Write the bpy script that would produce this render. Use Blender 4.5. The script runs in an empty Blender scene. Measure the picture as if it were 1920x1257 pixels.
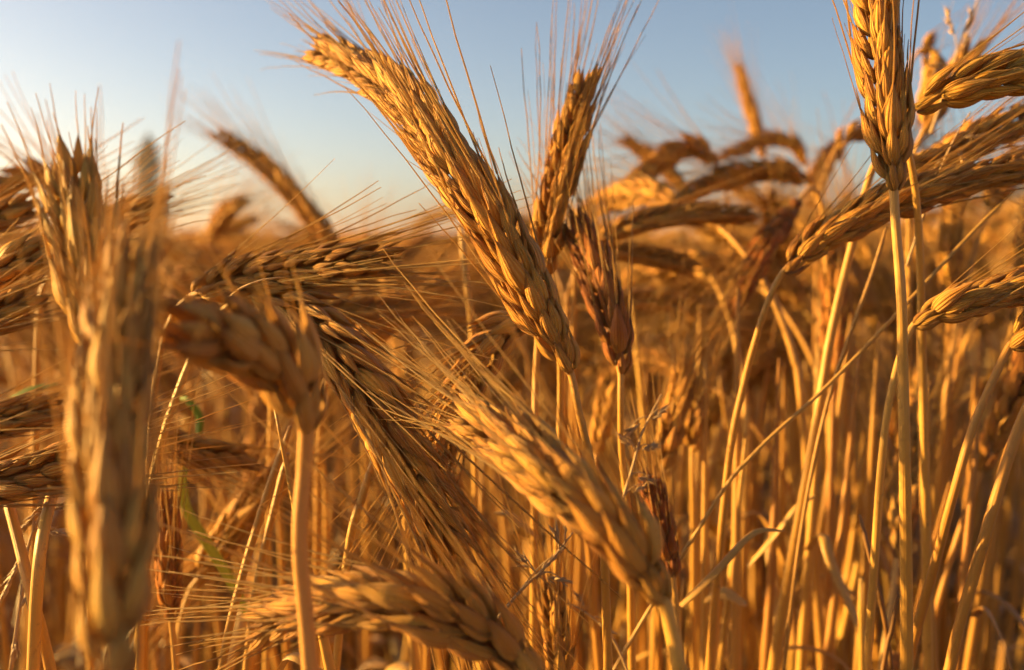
import bpy, math, random
import numpy as np
from mathutils import Vector, Matrix

random.seed(11)
RNG = np.random.default_rng(5)
S = bpy.context.scene
COL = S.collection
R = math.radians

# ------------------------------------------------------------------ camera, sky, sun, exposure
CAM_H = 1.0
PITCH = 5.6
LENS = 35.0
F = 1920 * LENS / 36.0
FOCUS = 0.228
cd = bpy.data.cameras.new('camera')
cam = bpy.data.objects.new('camera', cd)
COL.objects.link(cam)
cam.location = (0, 0, CAM_H)
cam.rotation_euler = (R(90 - PITCH), 0, 0)
cd.lens = LENS
cd.sensor_width = 36
cd.sensor_fit = 'HORIZONTAL'
cd.clip_start = 0.01
cd.clip_end = 20000
cd.dof.use_dof = True
cd.dof.focus_distance = FOCUS
cd.dof.aperture_fstop = 10.5
S.camera = cam

SUN_AZ = 77.0      # degrees to the left of the view direction
SUN_EL = 8.5
w = bpy.data.worlds.new('World')
S.world = w
w.use_nodes = True
nt = w.node_tree
bg = nt.nodes['Background']
sky = nt.nodes.new('ShaderNodeTexSky')
sky.sky_type = 'NISHITA'
sky.sun_disc = False
sky.sun_elevation = R(SUN_EL)
sky.sun_rotation = R(-SUN_AZ)
sky.altitude = 100
sky.air_density = 0.68
sky.dust_density = 1.3
sky.ozone_density = 0.8
nt.links.new(sky.outputs[0], bg.inputs[0])
bg.inputs[1].default_value = 0.05
ld = bpy.data.lights.new('sun', 'SUN')
ld.energy = 5.0
ld.angle = R(0.6)
ld.color = (1.0, 0.58, 0.16)
sun = bpy.data.objects.new('sun', ld)
COL.objects.link(sun)
sd = Vector((-math.sin(R(SUN_AZ)) * math.cos(R(SUN_EL)), math.cos(R(SUN_AZ)) * math.cos(R(SUN_EL)), math.sin(R(SUN_EL))))
sun.rotation_euler = sd.to_track_quat('Z', 'Y').to_euler()
sun.location = (-3, 2, 4)
S.view_settings.view_transform = 'Standard'
S.view_settings.look = 'None'
S.view_settings.exposure = 2.08
S.view_settings.gamma = 1.0
S.view_settings.use_curve_mapping = False
S.render.engine = 'CYCLES'
S.cycles.use_denoising = True
S.cycles.max_bounces = 5
S.cycles.diffuse_bounces = 2
S.cycles.transmission_bounces = 6

CP, SP = math.cos(R(PITCH)), math.sin(R(PITCH))


def at(px, py, d):
    """place seen at pixel (px, py) of the 1920 px photograph, d metres along the view axis"""
    x = (px - 960) / F * d
    u = (628.5 - py) / F * d
    return np.array((x, d * CP + u * SP, CAM_H - d * SP + u * CP))


# ------------------------------------------------------------------ mesh assembly
class MB:
    def __init__(self):
        self.v, self.f, self.t, self.a, self.r = [], [], [], [], []
        self.n = 0

    def add(self, v, f, t, a, r=0.0):
        v = np.asarray(v, float)
        self.v.append(v)
        self.f.append(np.asarray(f, int) + self.n)
        self.t.append(np.asarray(t, float))
        self.a.append(np.asarray(a, float))
        self.r.append(np.full(len(v), r) if np.isscalar(r) else np.asarray(r, float))
        self.n += len(v)

    def arrays(self):
        return (np.concatenate(self.v), np.concatenate(self.f), np.concatenate(self.t), np.concatenate(self.a), np.concatenate(self.r))

    def mesh(self, name, mat, smooth=True, off=None):
        v, f, t, a, r = self.arrays()
        if off is not None:
            v = v - np.asarray(off)
        return mesh_from(name, v, f, t, a, r, mat, smooth)


def mesh_from(name, v, f, t, a, r, mat, smooth=True):
    """f: (n,4) quads; a repeated last index marks a triangle"""
    me = bpy.data.meshes.new(name)
    f = np.asarray(f)
    tri = f[:, 2] == f[:, 3]
    nq, ntri = int((~tri).sum()), int(tri.sum())
    loops = np.concatenate([f[~tri].ravel(), f[tri][:, :3].ravel()])
    starts = np.concatenate([np.arange(nq) * 4, nq * 4 + np.arange(ntri) * 3])
    me.vertices.add(len(v))
    me.vertices.foreach_set('co', np.ascontiguousarray(v, np.float32).ravel())
    me.loops.add(len(loops))
    me.loops.foreach_set('vertex_index', loops.astype(np.int32))
    me.polygons.add(nq + ntri)
    me.polygons.foreach_set('loop_start', starts.astype(np.int32))
    me.polygons.foreach_set('use_smooth', np.full(nq + ntri, smooth))
    for nm, arr in (('t', t), ('a', a), ('rnd', r)):
        at_ = me.attributes.new(nm, 'FLOAT', 'POINT')
        at_.data.foreach_set('value', np.ascontiguousarray(arr, np.float32))
    me.update(calc_edges=True)
    me.validate()
    me.materials.append(mat)
    return me


def unit(v):
    v = np.asarray(v, float)
    return v / (np.linalg.norm(v) + 1e-12)


def catmull(pts, n):
    p = np.asarray(pts, float)
    p = np.vstack([2 * p[0] - p[1], p, 2 * p[-1] - p[-2]])
    out = []
    m = len(p) - 3
    for s in np.linspace(0, m - 1e-6, n):
        i = int(s)
        u = s - i
        a, b, c, d = p[i:i + 4]
        out.append(.5 * (2 * b + (c - a) * u + (2 * a - 5 * b + 4 * c - d) * u * u + (3 * b - a - 3 * c + d) * u ** 3))
    return np.array(out)


def resample(p, n):
    d = np.r_[0, np.cumsum(np.linalg.norm(np.diff(p, axis=0), axis=1))]
    s = np.linspace(0, d[-1], n)
    return np.stack([np.interp(s, d, p[:, k]) for k in range(3)], 1), d[-1]


def frames(p, ref):
    T = np.gradient(p, axis=0)
    T /= np.linalg.norm(T, axis=1)[:, None]
    N = np.zeros_like(T)
    n = ref - T[0] * np.dot(ref, T[0])
    if np.linalg.norm(n) < 1e-6:
        n = np.cross(T[0], (.3, .9, .1))
    N[0] = unit(n)
    for i in range(1, len(p)):
        n = N[i - 1] - T[i] * np.dot(N[i - 1], T[i])
        N[i] = unit(n)
    return T, N, np.cross(T, N)


def grid_faces(nr, ns):
    q = []
    for i in range(nr - 1):
        for j in range(ns):
            k = (j + 1) % ns
            q.append((i * ns + j, i * ns + k, (i + 1) * ns + k, (i + 1) * ns + j))
    return q


def tube(mb, p, rad, ns=8, t=None, rnd=0.0, cap=True, flat=1.0):
    p = np.asarray(p, float)
    T, N, B = frames(p, np.array((.21, -.93, .3)))
    an = np.linspace(-math.pi, math.pi, ns, endpoint=False)
    rad = np.broadcast_to(np.asarray(rad, float), (len(p),))
    v = p[:, None] + rad[:, None, None] * (np.cos(an)[None, :, None] * N[:, None] + flat * np.sin(an)[None, :, None] * B[:, None])
    if t is None:
        t = np.r_[0, np.cumsum(np.linalg.norm(np.diff(p, axis=0), axis=1))]
    tt = np.repeat(np.asarray(t, float), ns)
    aa = np.tile(an, len(p))
    v = v.reshape(-1, 3)
    fs = grid_faces(len(p), ns)
    if cap:
        v = np.vstack([v, p[:1], p[-1:]])
        tt = np.r_[tt, t[0], t[-1]]
        aa = np.r_[aa, 0, 0]
        b0, b1 = len(p) * ns, len(p) * ns + 1
        e = (len(p) - 1) * ns
        for j in range(ns):
            k = (j + 1) % ns
            fs.append((k, j, b0, b0))
            fs.append((e + j, e + k, b1, b1))
    mb.add(v, fs, tt, aa, rnd)


# ------------------------------------------------------------------ materials
def mat_new(name):
    m = bpy.data.materials.new(name)
    m.use_nodes = True
    t = m.node_tree
    t.nodes.clear()
    return m, t


def N_(t, typ, **kw):
    n = t.nodes.new(typ)
    for k, v in kw.items():
        setattr(n, k, v)
    return n


def link(t, a, b):
    t.links.new(a, b)


def math_(t, op, a, b=None, clamp=False):
    n = N_(t, 'ShaderNodeMath', operation=op, use_clamp=clamp)
    for i, x in enumerate((a, b)):
        if x is None:
            continue
        if isinstance(x, (int, float)):
            n.inputs[i].default_value = x
        else:
            link(t, x, n.inputs[i])
    return n.outputs[0]


def attr(t, name):
    return N_(t, 'ShaderNodeAttribute', attribute_name=name).outputs['Fac']


def ramp(t, fac, stops):
    n = N_(t, 'ShaderNodeValToRGB')
    cr = n.color_ramp
    while len(cr.elements) > 1:
        cr.elements.remove(cr.elements[-1])
    cr.elements[0].position, cr.elements[0].color = stops[0][0], (*stops[0][1], 1)
    for p, c in stops[1:]:
        e = cr.elements.new(p)
        e.color = (*c, 1)
    link(t, fac, n.inputs[0])
    return n.outputs[0]


def mixc(t, fac, a, b, mode='MIX'):
    n = N_(t, 'ShaderNodeMix', data_type='RGBA', blend_type=mode)
    for s, x in ((0, fac), (6, a), (7, b)):
        if isinstance(x, (int, float)):
            n.inputs[s].default_value = x
        elif isinstance(x, tuple):
            n.inputs[s].default_value = (*x, 1)
        else:
            link(t, x, n.inputs[s])
    return n.outputs[2]


def straw_output(t, col, rough, trans, bump=None, spec=.35, trans_fac=None):
    out = N_(t, 'ShaderNodeOutputMaterial')
    p = N_(t, 'ShaderNodeBsdfPrincipled')
    link(t, col, p.inputs['Base Color'])
    p.inputs['Roughness'].default_value = rough
    p.inputs['Specular IOR Level'].default_value = spec
    p.inputs['Sheen Weight'].default_value = .12
    p.inputs['Sheen Roughness'].default_value = .4
    tr = N_(t, 'ShaderNodeBsdfTranslucent')
    link(t, mixc(t, .5, col, (.95, .55, .15), 'MIX'), tr.inputs[0])
    mx = N_(t, 'ShaderNodeMixShader')
    mx.inputs[0].default_value = trans
    if trans_fac is not None:
        link(t, trans_fac, mx.inputs[0])
    link(t, p.outputs[0], mx.inputs[1])
    link(t, tr.outputs[0], mx.inputs[2])
    link(t, mx.outputs[0], out.inputs[0])
    if bump is not None:
        link(t, bump, p.inputs['Normal'])
        link(t, bump, tr.inputs['Normal'])


def bump_(t, h, strength, dist):
    b = N_(t, 'ShaderNodeBump')
    b.inputs['Strength'].default_value = strength
    b.inputs['Distance'].default_value = dist
    link(t, h, b.inputs['Height'])
    return b.outputs[0]


def noise(t, vec, scale, detail=3, rough=.55):
    n = N_(t, 'ShaderNodeTexNoise')
    n.inputs['Scale'].default_value = scale
    n.inputs['Detail'].default_value = detail
    n.inputs['Roughness'].default_value = rough
    if vec is not None:
        link(t, vec, n.inputs['Vector'])
    return n.outputs[0]


def make_husk_mat():
    m, t = mat_new('husk_straw')
    tt, aa, rr = attr(t, 't'), attr(t, 'a'), attr(t, 'rnd')
    oi = N_(t, 'ShaderNodeObjectInfo')
    rnd = math_(t, 'FRACT', math_(t, 'ADD', oi.outputs['Random'], rr))
    rnd2 = math_(t, 'FRACT', math_(t, 'MULTIPLY', rnd, 7.31))
    col = ramp(t, rnd, [(0, (.46, .15, .016)), (.25, (.64, .25, .025)), (.55, (.76, .34, .035)), (.8, (.82, .44, .06)), (1, (.66, .27, .028))])
    # ribs running along the husk
    cmb = N_(t, 'ShaderNodeCombineXYZ')
    link(t, math_(t, 'MULTIPLY', aa, 3.2), cmb.inputs[0])
    link(t, math_(t, 'MULTIPLY', tt, 1.1), cmb.inputs[1])
    link(t, math_(t, 'MULTIPLY', rnd, 40), cmb.inputs[2])
    streak = noise(t, cmb.outputs[0], 2.2, 4, .6)
    rib = math_(t, 'SINE', math_(t, 'MULTIPLY', aa, 15.0))
    rib = math_(t, 'ADD', math_(t, 'MULTIPLY', rib, .5), .5)
    col = mixc(t, math_(t, 'MULTIPLY', math_(t, 'POWER', streak, 1.8), .9), col, (.42, .14, .018))
    col = mixc(t, math_(t, 'MULTIPLY', rib, .42), col, (.88, .58, .13))
    tone = N_(t, 'ShaderNodeMix', data_type='RGBA', blend_type='MULTIPLY')
    tone.inputs[0].default_value = 1.0
    link(t, col, tone.inputs[6])
    link(t, oi.outputs['Color'], tone.inputs[7])
    col = tone.outputs[2]
    # pale base, browned tip, paler awn
    tipf = N_(t, 'ShaderNodeMapRange', interpolation_type='SMOOTHSTEP')
    link(t, tt, tipf.inputs[0])
    tipf.inputs[1].default_value, tipf.inputs[2].default_value = .72, 1.0
    tipm = math_(t, 'MULTIPLY', tipf.outputs[0], math_(t, 'MULTIPLY', rnd2, .75))
    col = mixc(t, tipm, col, (.20, .085, .03))
    basef = math_(t, 'MULTIPLY', math_(t, 'SUBTRACT', 1.0, math_(t, 'MULTIPLY', tt, 2.6), True), .5)
    col = mixc(t, basef, col, (.60, .40, .08))
    awn = math_(t, 'GREATER_THAN', tt, 1.001)
    acol = ramp(t, rnd2, [(0, (.80, .50, .13)), (.5, (.90, .65, .22)), (1, (.94, .74, .34))])
    col = mixc(t, awn, col, acol)
    # blotches of mould and weathering
    tc = N_(t, 'ShaderNodeTexCoord')
    geo = N_(t, 'ShaderNodeNewGeometry')
    bl = noise(t, geo.outputs['Position'], 900, 2, .6)
    blm = N_(t, 'ShaderNodeMapRange')
    link(t, bl, blm.inputs[0])
    blm.inputs[1].default_value, blm.inputs[2].default_value, blm.inputs[4].default_value = .58, .75, .5
    col = mixc(t, blm.outputs[0], col, (.30, .13, .04))
    h = math_(t, 'ADD', math_(t, 'MULTIPLY', rib, .8), math_(t, 'MULTIPLY', streak, 1.0))
    h = math_(t, 'ADD', h, math_(t, 'MULTIPLY', noise(t, geo.outputs['Position'], 6000, 2), .5))
    straw_output(t, col, .52, .22, bump_(t, h, .9, .00036), .25, math_(t, 'ADD', math_(t, 'MULTIPLY', awn, .3), .22))
    return m


def make_stem_mat(name, stops, green=False):
    m, t = mat_new(name)
    tt, aa, rr = attr(t, 't'), attr(t, 'a'), attr(t, 'rnd')
    oi = N_(t, 'ShaderNodeObjectInfo')
    rnd = math_(t, 'FRACT', math_(t, 'ADD', oi.outputs['Random'], rr))
    col = ramp(t, rnd, stops)
    cmb = N_(t, 'ShaderNodeCombineXYZ')
    link(t, math_(t, 'SINE', aa), cmb.inputs[0])
    link(t, math_(t, 'MULTIPLY', tt, 9), cmb.inputs[1])
    link(t, math_(t, 'ADD', math_(t, 'COSINE', aa), math_(t, 'MULTIPLY', rnd, 30)), cmb.inputs[2])
    st = noise(t, cmb.outputs[0], 5.5, 4, .65)
    tone = N_(t, 'ShaderNodeMix', data_type='RGBA', blend_type='MULTIPLY')
    tone.inputs[0].default_value = 1.0
    link(t, col, tone.inputs[6])
    link(t, oi.outputs['Color'], tone.inputs[7])
    col = tone.outputs[2]
    dark = (.10, .16, .02) if green else (.42, .20, .05)
    col = mixc(t, math_(t, 'MULTIPLY', st, .6), col, dark)
    geo = N_(t, 'ShaderNodeNewGeometry')
    sp = noise(t, geo.outputs['Position'], 420, 3, .7)
    mr = N_(t, 'ShaderNodeMapRange')
    link(t, sp, mr.inputs[0])
    mr.inputs[1].default_value, mr.inputs[2].default_value, mr.inputs[4].default_value = .62, .76, .6
    col = mixc(t, mr.outputs[0], col, (.20, .10, .035) if not green else (.30, .28, .05))
    cm2 = N_(t, 'ShaderNodeCombineXYZ')
    link(t, math_(t, 'MULTIPLY', aa, 6), cm2.inputs[0])
    link(t, math_(t, 'MULTIPLY', tt, 30), cm2.inputs[1])
    h = math_(t, 'ADD', noise(t, cm2.outputs[0], 3, 3), math_(t, 'MULTIPLY', math_(t, 'SINE', math_(t, 'MULTIPLY', aa, 14)), .25))
    straw_output(t, col, .42, .35 if green else .12, bump_(t, h, .35, .0003), .4)
    return m


HUSK = make_husk_mat()
STEM = make_stem_mat('stem_straw', [(0, (.48, .23, .032)), (.35, (.62, .335, .052)), (.7, (.72, .44, .09)), (1, (.55, .275, .035))])
LEAF = make_stem_mat('dry_leaf', [(0, (.40, .21, .04)), (.5, (.54, .33, .07)), (1, (.64, .42, .11))])
GREEN = make_stem_mat('green_leaf', [(0, (.12, .32, .02)), (1, (.18, .40, .03))], True)
DARKSTRAW = make_stem_mat('dark_straw', [(0, (.12, .06, .02)), (1, (.17, .09, .03))])
PANICLE = make_stem_mat('panicle_straw', [(0, (.46, .33, .17)), (1, (.56, .42, .22))])

# ------------------------------------------------------------------ husks (one lemma or glume, with its awn)
def husk_arrays(nr, ns, wid, awn_len, bend, side, aseg, an=3, seed=0, glume=False):
    rg = np.random.default_rng(seed)
    ts = np.linspace(0, 1, nr) ** .92
    an_ = np.linspace(-math.pi, math.pi, ns, endpoint=False)
    prof = np.power(ts + .02, .5) * np.power(1.0 - ts * .985, 1.15 if not glume else 1.3)
    prof /= prof.max()
    W = wid * prof
    zc = .11 * np.sin(math.pi * np.clip(ts * .95, 0, 1)) - .03 * ts + .09 * np.clip((ts - .65) / .35, 0, 1) ** 1.6
    ca, sa = np.cos(an_), np.sin(an_)
    y = W[:, None] * sa[None]
    # rounded roof with a keel outside, nearly flat inside
    roof = .62 * (1 - np.abs(sa)) + .26 * np.clip(ca, 0, 1) ** .9
    sec = np.where(ca > 0, roof, .22 * ca)
    z = zc[:, None] + W[:, None] * sec[None] * (1.0 if not glume else 1.25)
    wob = 1 + rg.normal(0, .025, (nr, ns))
    x = np.repeat(ts[:, None], ns, 1)
    v = np.stack([x, y * wob, z], 2).reshape(-1, 3)
    f = grid_faces(nr, ns)
    t = np.repeat(ts, ns) * .999
    a = np.tile(an_, nr)
    mb = MB()
    mb.add(v, f, t, a)
    if awn_len > 0:
        s = np.linspace(0, 1, aseg + 1)
        L = awn_len
        kx = rg.normal(0, .012, aseg + 1) * L * s * .35
        px = .97 + L * s * (1 - .02 * s)
        pz = zc[-1] + L * (-bend * s + bend * .35 * s * s) + kx * .5
        py = side * L * s * s + kx
        r0 = .018 if not glume else .014
        tube(mb, np.stack([px, py, pz], 1), np.linspace(r0, r0 * .38, aseg + 1), an, t=1.01 + s, cap=False)
    return mb.arrays()


HV = {}      # full detail variants
LV = {}      # simpler variants for ears joined in one mesh
FV = {}
XV = {}
VARIANTS = []
for k in range(7):
    ln = (4.3, 3.6, 4.9, 3.9, 2.6, 4.5, 1.3)[k]
    bend = (.17, .10, .22, .27, .13, .06, .2)[k]
    side = (.02, -.06, .05, -.02, .08, -.04, 0)[k]
    HV['lemma%d' % k] = husk_arrays(12, 12, .158, ln * .85, bend, side, 7, 4, k)
    HV['lemma%ds' % k] = husk_arrays(12, 12, .158, ln * .28, bend, side, 5, 4, k + 40)
    LV['lemma%d' % k] = husk_arrays(6, 6, .165, ln, bend, side, 3, 3, k)
    FV['lemma%d' % k] = husk_arrays(3, 4, .24, ln * .9, bend, side, 1, 3, k)
    XV['lemma%d' % k] = husk_arrays(3, 4, .26, 0, bend, side, 1, 3, k)
for k in range(3):
    HV['glume%d' % k] = husk_arrays(8, 8, .115, (.5, .9, .25)[k], .05, .02, 3, 4, 20 + k, True)
    LV['glume%d' % k] = husk_arrays(5, 5, .13, .4, .05, 0, 1, 3, 20 + k, True)
    XV['glume%d' % k] = husk_arrays(3, 4, .13, 0, .05, 0, 1, 3, 20 + k, True)
    FV['glume%d' % k] = husk_arrays(3, 4, .13, 0, .05, 0, 1, 3, 20 + k, True)
HMESH = {k: mesh_from('husk_' + k, *v, HUSK) for k, v in HV.items()}


def ear_husks(p, roll, size, rg, awn=1.0, short=False, full=True, node=.0035, view=None):
    """p: dense centre line base->tip.  returns list of (variant, 4x4 matrix)"""
    size = size * .84
    p, L = resample(p, 60)
    mid = p[len(p) // 2]
    ref = unit((np.array((0, 0, CAM_H)) if view is None else np.asarray(view)) - p[0])
    T, N, B = frames(p, ref)
    nodes = max(9, int(L / (node * size)))
    out = []
    tw = rg.normal(0, .25)
    for i in range(nodes):
        q = (i + .15) / nodes
        fi = q * 59
        i0 = min(int(fi), 58)
        u = fi - i0
        P = p[i0] * (1 - u) + p[i0 + 1] * u
        t_ = T[i0]
        ang = R(roll) + tw * (q - .5)
        U = math.cos(ang) * B[i0] + math.sin(ang) * N[i0]
        V = np.cross(t_, U)
        s = 1 if i % 2 == 0 else -1
        sc = size * (.62 + .38 * min(1, q / .12)) * (1 - .34 * max(0, (q - .55) / .45) ** 1.3)
        Lh = .0146 * sc

        def put(var, base, d, back, ln):
            X = unit(d + rg.normal(0, .06, 3))
            Z = unit(back - X * np.dot(back, X))
            Y = np.cross(Z, X)
            M = np.eye(4)
            wv = rg.uniform(.78, 1.14)
            M[:3, 0], M[:3, 1], M[:3, 2], M[:3, 3] = X * ln, Y * ln * wv, Z * ln * wv, base
            out.append((var, M))
        for v in (-1, 1):
            var = 'lemma%d' % rg.choice(7, p=(.2, .18, .14, .16, .1, .14, .08))
            if awn < 1 and rg.random() > awn:
                var = rg.choice(('lemma6', 'lemma6s'))
            if short is True or (short == 'tip' and q > .72):
                var = var.rstrip('s') + 's'
            al = rg.uniform(.84, 1.12)
            put(var, P + U * s * .0014 * sc + V * v * .0012 * sc, t_ + U * s * .20 + V * v * .13, U * s * .62 + V * v * .85, Lh * 1.08 * al)
            if full:
                put('glume%d' % rg.integers(3), P + U * s * .0012 * sc + V * v * .0021 * sc, t_ + U * s * .10 + V * v * .22, V * v + U * s * -.15, Lh * .8 * al)
        var = 'lemma%d' % rg.choice((4, 3, 1, 6, 0))
        if awn < 1 and rg.random() > awn:
            var = 'lemma6'
        if short == 'tip' and q > .72 and full:
            var += 's'
        elif short is True:
            var += 's'
        put(var, P + U * s * .0024 * sc + t_ * .0022 * sc, t_ + U * s * .25, U * s, Lh * .9)
    return out


def joined(husks, lib, mb=None):
    mb = mb or MB()
    for var, M in husks:
        v, f, t, a, r = lib[var]
        mb.add(v @ M[:3, :3].T + M[:3, 3], f, t, a, random.random())
    return mb


def add_obj(name, me, parent=None, loc=None):
    o = bpy.data.objects.new(name, me)
    COL.objects.link(o)
    if parent is not None:
        o.parent = parent
    if loc is not None:
        o.location = loc
    return o


def tag(o, label=None, cat=None, group=None, kind=None):
    for k, v in (('label', label), ('category', cat), ('group', group), ('kind', kind)):
        if v:
            o[k] = v
    return o


def to_ground(path):
    """carry a stem path on down to the soil, bending to the vertical"""
    p = [np.asarray(q, float) for q in path]
    d = unit(p[-1] - p[-2])
    if d[2] > -.3:
        d = unit(d + np.array((0, 0, -.8)))
    while p[-1][2] > 0.002:
        d = unit(d * np.array((.80, .80, 1)) + np.array((0, 0, -.06)))
        step = min(.07, p[-1][2] / max(.2, -d[2]))
        p.append(p[-1] + d * step)
    p[-1][2] = 0.0
    return np.array(p)


def stem_radius(s, r=1.0):
    """s: metres below the ear"""
    rad = np.interp(s, [0, .01, .06, .2, .5, 1.1], [.00088, .00082, .00105, .0016, .0019, .0021]) * r
    for node in (.33, .55, .76):
        rad = rad + .0007 * np.exp(-((s - node) / .004) ** 2)
    return rad


def blade(mb, p, width, droop=(0, 0, 1), rnd=0.0, fold=.35):
    """a folded grass blade along p"""
    p = np.asarray(p)
    T, N, B = frames(p, np.asarray(droop, float))
    n = len(p)
    s = np.linspace(0, 1, n)
    wd = width * np.clip(np.power(s + .06, .35) * np.power(1.001 - s, .6) * 1.5, 0, 1)
    tw = np.linspace(0, 1.6 * (rnd - .4), n)
    U = np.cos(tw)[:, None] * B + np.sin(tw)[:, None] * N
    V = np.cross(T, U)
    e = .00012
    rows = [p + U * wd[:, None] + V * wd[:, None] * fold, p + V * e, p - U * wd[:, None] + V * wd[:, None] * fold,
            p - U * wd[:, None] + V * (wd[:, None] * fold - e), p - V * e, p + U * wd[:, None] + V * (wd[:, None] * fold - e)]
    v = np.stack(rows, 1).reshape(-1, 3)
    mb.add(v, grid_faces(n, 6), np.repeat(s, 6), np.tile(np.array((0, 1, 2, 3, 4, 5.)) * .5, n), rnd)


# ------------------------------------------------------------------ the setting
def noise_obj_mat(name, c0, c1, scale, rough=.95):
    m, t = mat_new(name)
    out = N_(t, 'ShaderNodeOutputMaterial')
    p = N_(t, 'ShaderNodeBsdfPrincipled')
    geo = N_(t, 'ShaderNodeNewGeometry')
    n = noise(t, geo.outputs['Position'], scale, 6, .6)
    col = ramp(t, n, [(.3, c0), (.7, c1)])
    link(t, col, p.inputs['Base Color'])
    p.inputs['Roughness'].default_value = rough
    link(t, bump_(t, n, .6, .02), p.inputs['Normal'])
    link(t, p.outputs[0], out.inputs[0])
    return m


SOIL = noise_obj_mat('soil', (.06, .040, .022), (.13, .09, .05), 30)
CANOPY = noise_obj_mat('distant_crop', (.30, .17, .06), (.50, .32, .12), 6)
HILLM = noise_obj_mat('far_hills', (.05, .07, .05), (.09, .10, .07), .004)


def sheet(name, me_pts, faces, mat):
    v = np.array(me_pts, float)
    z = np.zeros(len(v))
    o = add_obj(name, mesh_from(name, v, faces, z, z, z, mat))
    return tag(o, kind='structure')


sheet('ground', [(-4000, -200, 0), (4000, -200, 0), (4000, 6000, 0), (-4000, 6000, 0)], [(0, 1, 2, 3)], SOIL)

# the crop far off, where single ears run together: a rippled sheet at ear height with its front edge down to the soil
ys = np.r_[22, np.geomspace(22.2, 2500, 90)]
cv, cf = [], []
nx = 80
for i, y in enumerate(ys):
    for j in range(nx + 1):
        x = (j / nx - .5) * (y * 2.0 + 12)
        z = .0 if i == 0 else .86 + .035 * math.sin(x * 3.1 + y) + .03 * math.sin(x * 1.3 - y * 2.3) + RNG.normal(0, .03)
        cv.append((x, y, z))
for i in range(len(ys) - 1):
    for j in range(nx):
        a = i * (nx + 1) + j
        cf.append((a, a + 1, a + nx + 2, a + nx + 1))
tag(sheet('distant_crop', cv, cf, CANOPY), 'far golden crop running together towards the horizon', 'crop', kind='stuff')

# low hills on the horizon
hv, hf = [], []
for i in range(161):
    x = -4500 + i * 56.25
    h = 8 + 3 * math.sin(i * .11 + 1) + 2 * math.sin(i * .31) + math.sin(i * 1.1)
    hv += [(x, 3300, -1), (x, 3480, max(3, min(13.5, h))), (x, 3900, max(2, h * .8)), (x, 4300, -1)]
for i in range(160):
    for k in range(3):
        a = i * 4 + k
        hf.append((a, a + 4, a + 5, a + 1))
sheet('hills', hv, hf, HILLM)


def leaf_mat(name, c0, c1):
    m, t = mat_new(name)
    rr = attr(t, 'rnd')
    col = ramp(t, rr, [(0, c0), (1, c1)])
    straw_output(t, col, .6, .25)
    return m


TREELEAF = leaf_mat('tree_leaf', (.025, .055, .025), (.055, .09, .04))
BARK = noise_obj_mat('bark', (.06, .045, .03), (.12, .09, .06), 8)


def tree(name, label, px, y_top, dist, wpx, shape, n=4200, base_px=None):
    top = at(px, y_top, dist)
    h = top[2]
    hw = wpx / F * dist * .5
    rg = np.random.default_rng(int(px))
    root = bpy.data.objects.new(name, None)
    COL.objects.link(root)
    root.location = (top[0], top[1], 0)
    mb = MB()
    zz = np.linspace(0, h * .9, 10)
    tube(mb, np.stack([.08 * np.sin(zz), .05 * np.cos(zz * 1.3), zz], 1), np.linspace(h * .022, h * .004, 10), 8)
    for k in range(26):
        z0 = h * rg.uniform(.12, .8)
        ang = rg.uniform(0, 6.28)
        ln = hw * (.9 if shape == 'column' else 1.0)
        up = 1.8 if shape == 'column' else .7
        e = np.array((math.cos(ang) * ln, math.sin(ang) * ln, ln * up))
        q = np.linspace(0, 1, 5)[:, None]
        tube(mb, np.array((0, 0, z0)) + e * q * .8 * np.array((1, 1, 1)), np.linspace(h * .006, h * .0015, 5), 5)
    add_obj('trunk', mb.mesh('trunk', BARK), root)
    mb = MB()
    cl = rg.uniform(0, 1, (60, 3))
    cnt = 0
    while cnt < n:
        c = cl[rg.integers(60)]
        z = np.clip(c[0] + rg.normal(0, .035), 0.0, 1.0)
        if shape == 'column':
            rad = hw * (min(1, (z + .02) / .22) ** .6) * (1 - max(0, (z - .45) / .56) ** 1.9)
            zr = h * (.1 + .9 * z)
        else:
            rad = hw * math.sqrt(max(0, 1 - (2 * z - 1) ** 2)) + .05
            zr = h * (.22 + .78 * z)
        an = c[1] * 6.283 + rg.normal(0, .35)
        rr = rad * min(1.08, (.35 + .65 * c[2]) + rg.normal(0, .12))
        P = np.array((math.cos(an) * rr, math.sin(an) * rr, zr))
        s = hw * rg.uniform(.05, .11)
        a, b = unit(rg.normal(0, 1, 3)), unit(rg.normal(0, 1, 3))
        b = unit(np.cross(a, b))
        mb.add([P - a * s, P - b * s * .6, P + a * s, P + b * s * .6], [(0, 1, 2, 3)], [0, .5, 1, .5], [0] * 4, rg.uniform(0, 1))
        cnt += 1
    add_obj('crown', mb.mesh('crown', TREELEAF, smooth=False), root)
    tag(root, label, 'tree', 'distant trees')


tree('poplar_tree', 'slim dark column tree on the horizon behind the awns', 277, 252, 52, 74, 'column', 7500)
tree('broadleaf_tree', 'low dark round tree behind the nodding ears', 1500, 372, 120, 150, 'round')
tree('broadleaf_tree', 'dark round tree at the edge beyond the crossing ears', 1895, 296, 110, 120, 'round')
tree('broadleaf_tree', 'low dark bush below the arching ears on the horizon', 1370, 408, 140, 110, 'round', 3000)

# ------------------------------------------------------------------ wheat plants, each built where it stands
PLANTS = []


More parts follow.
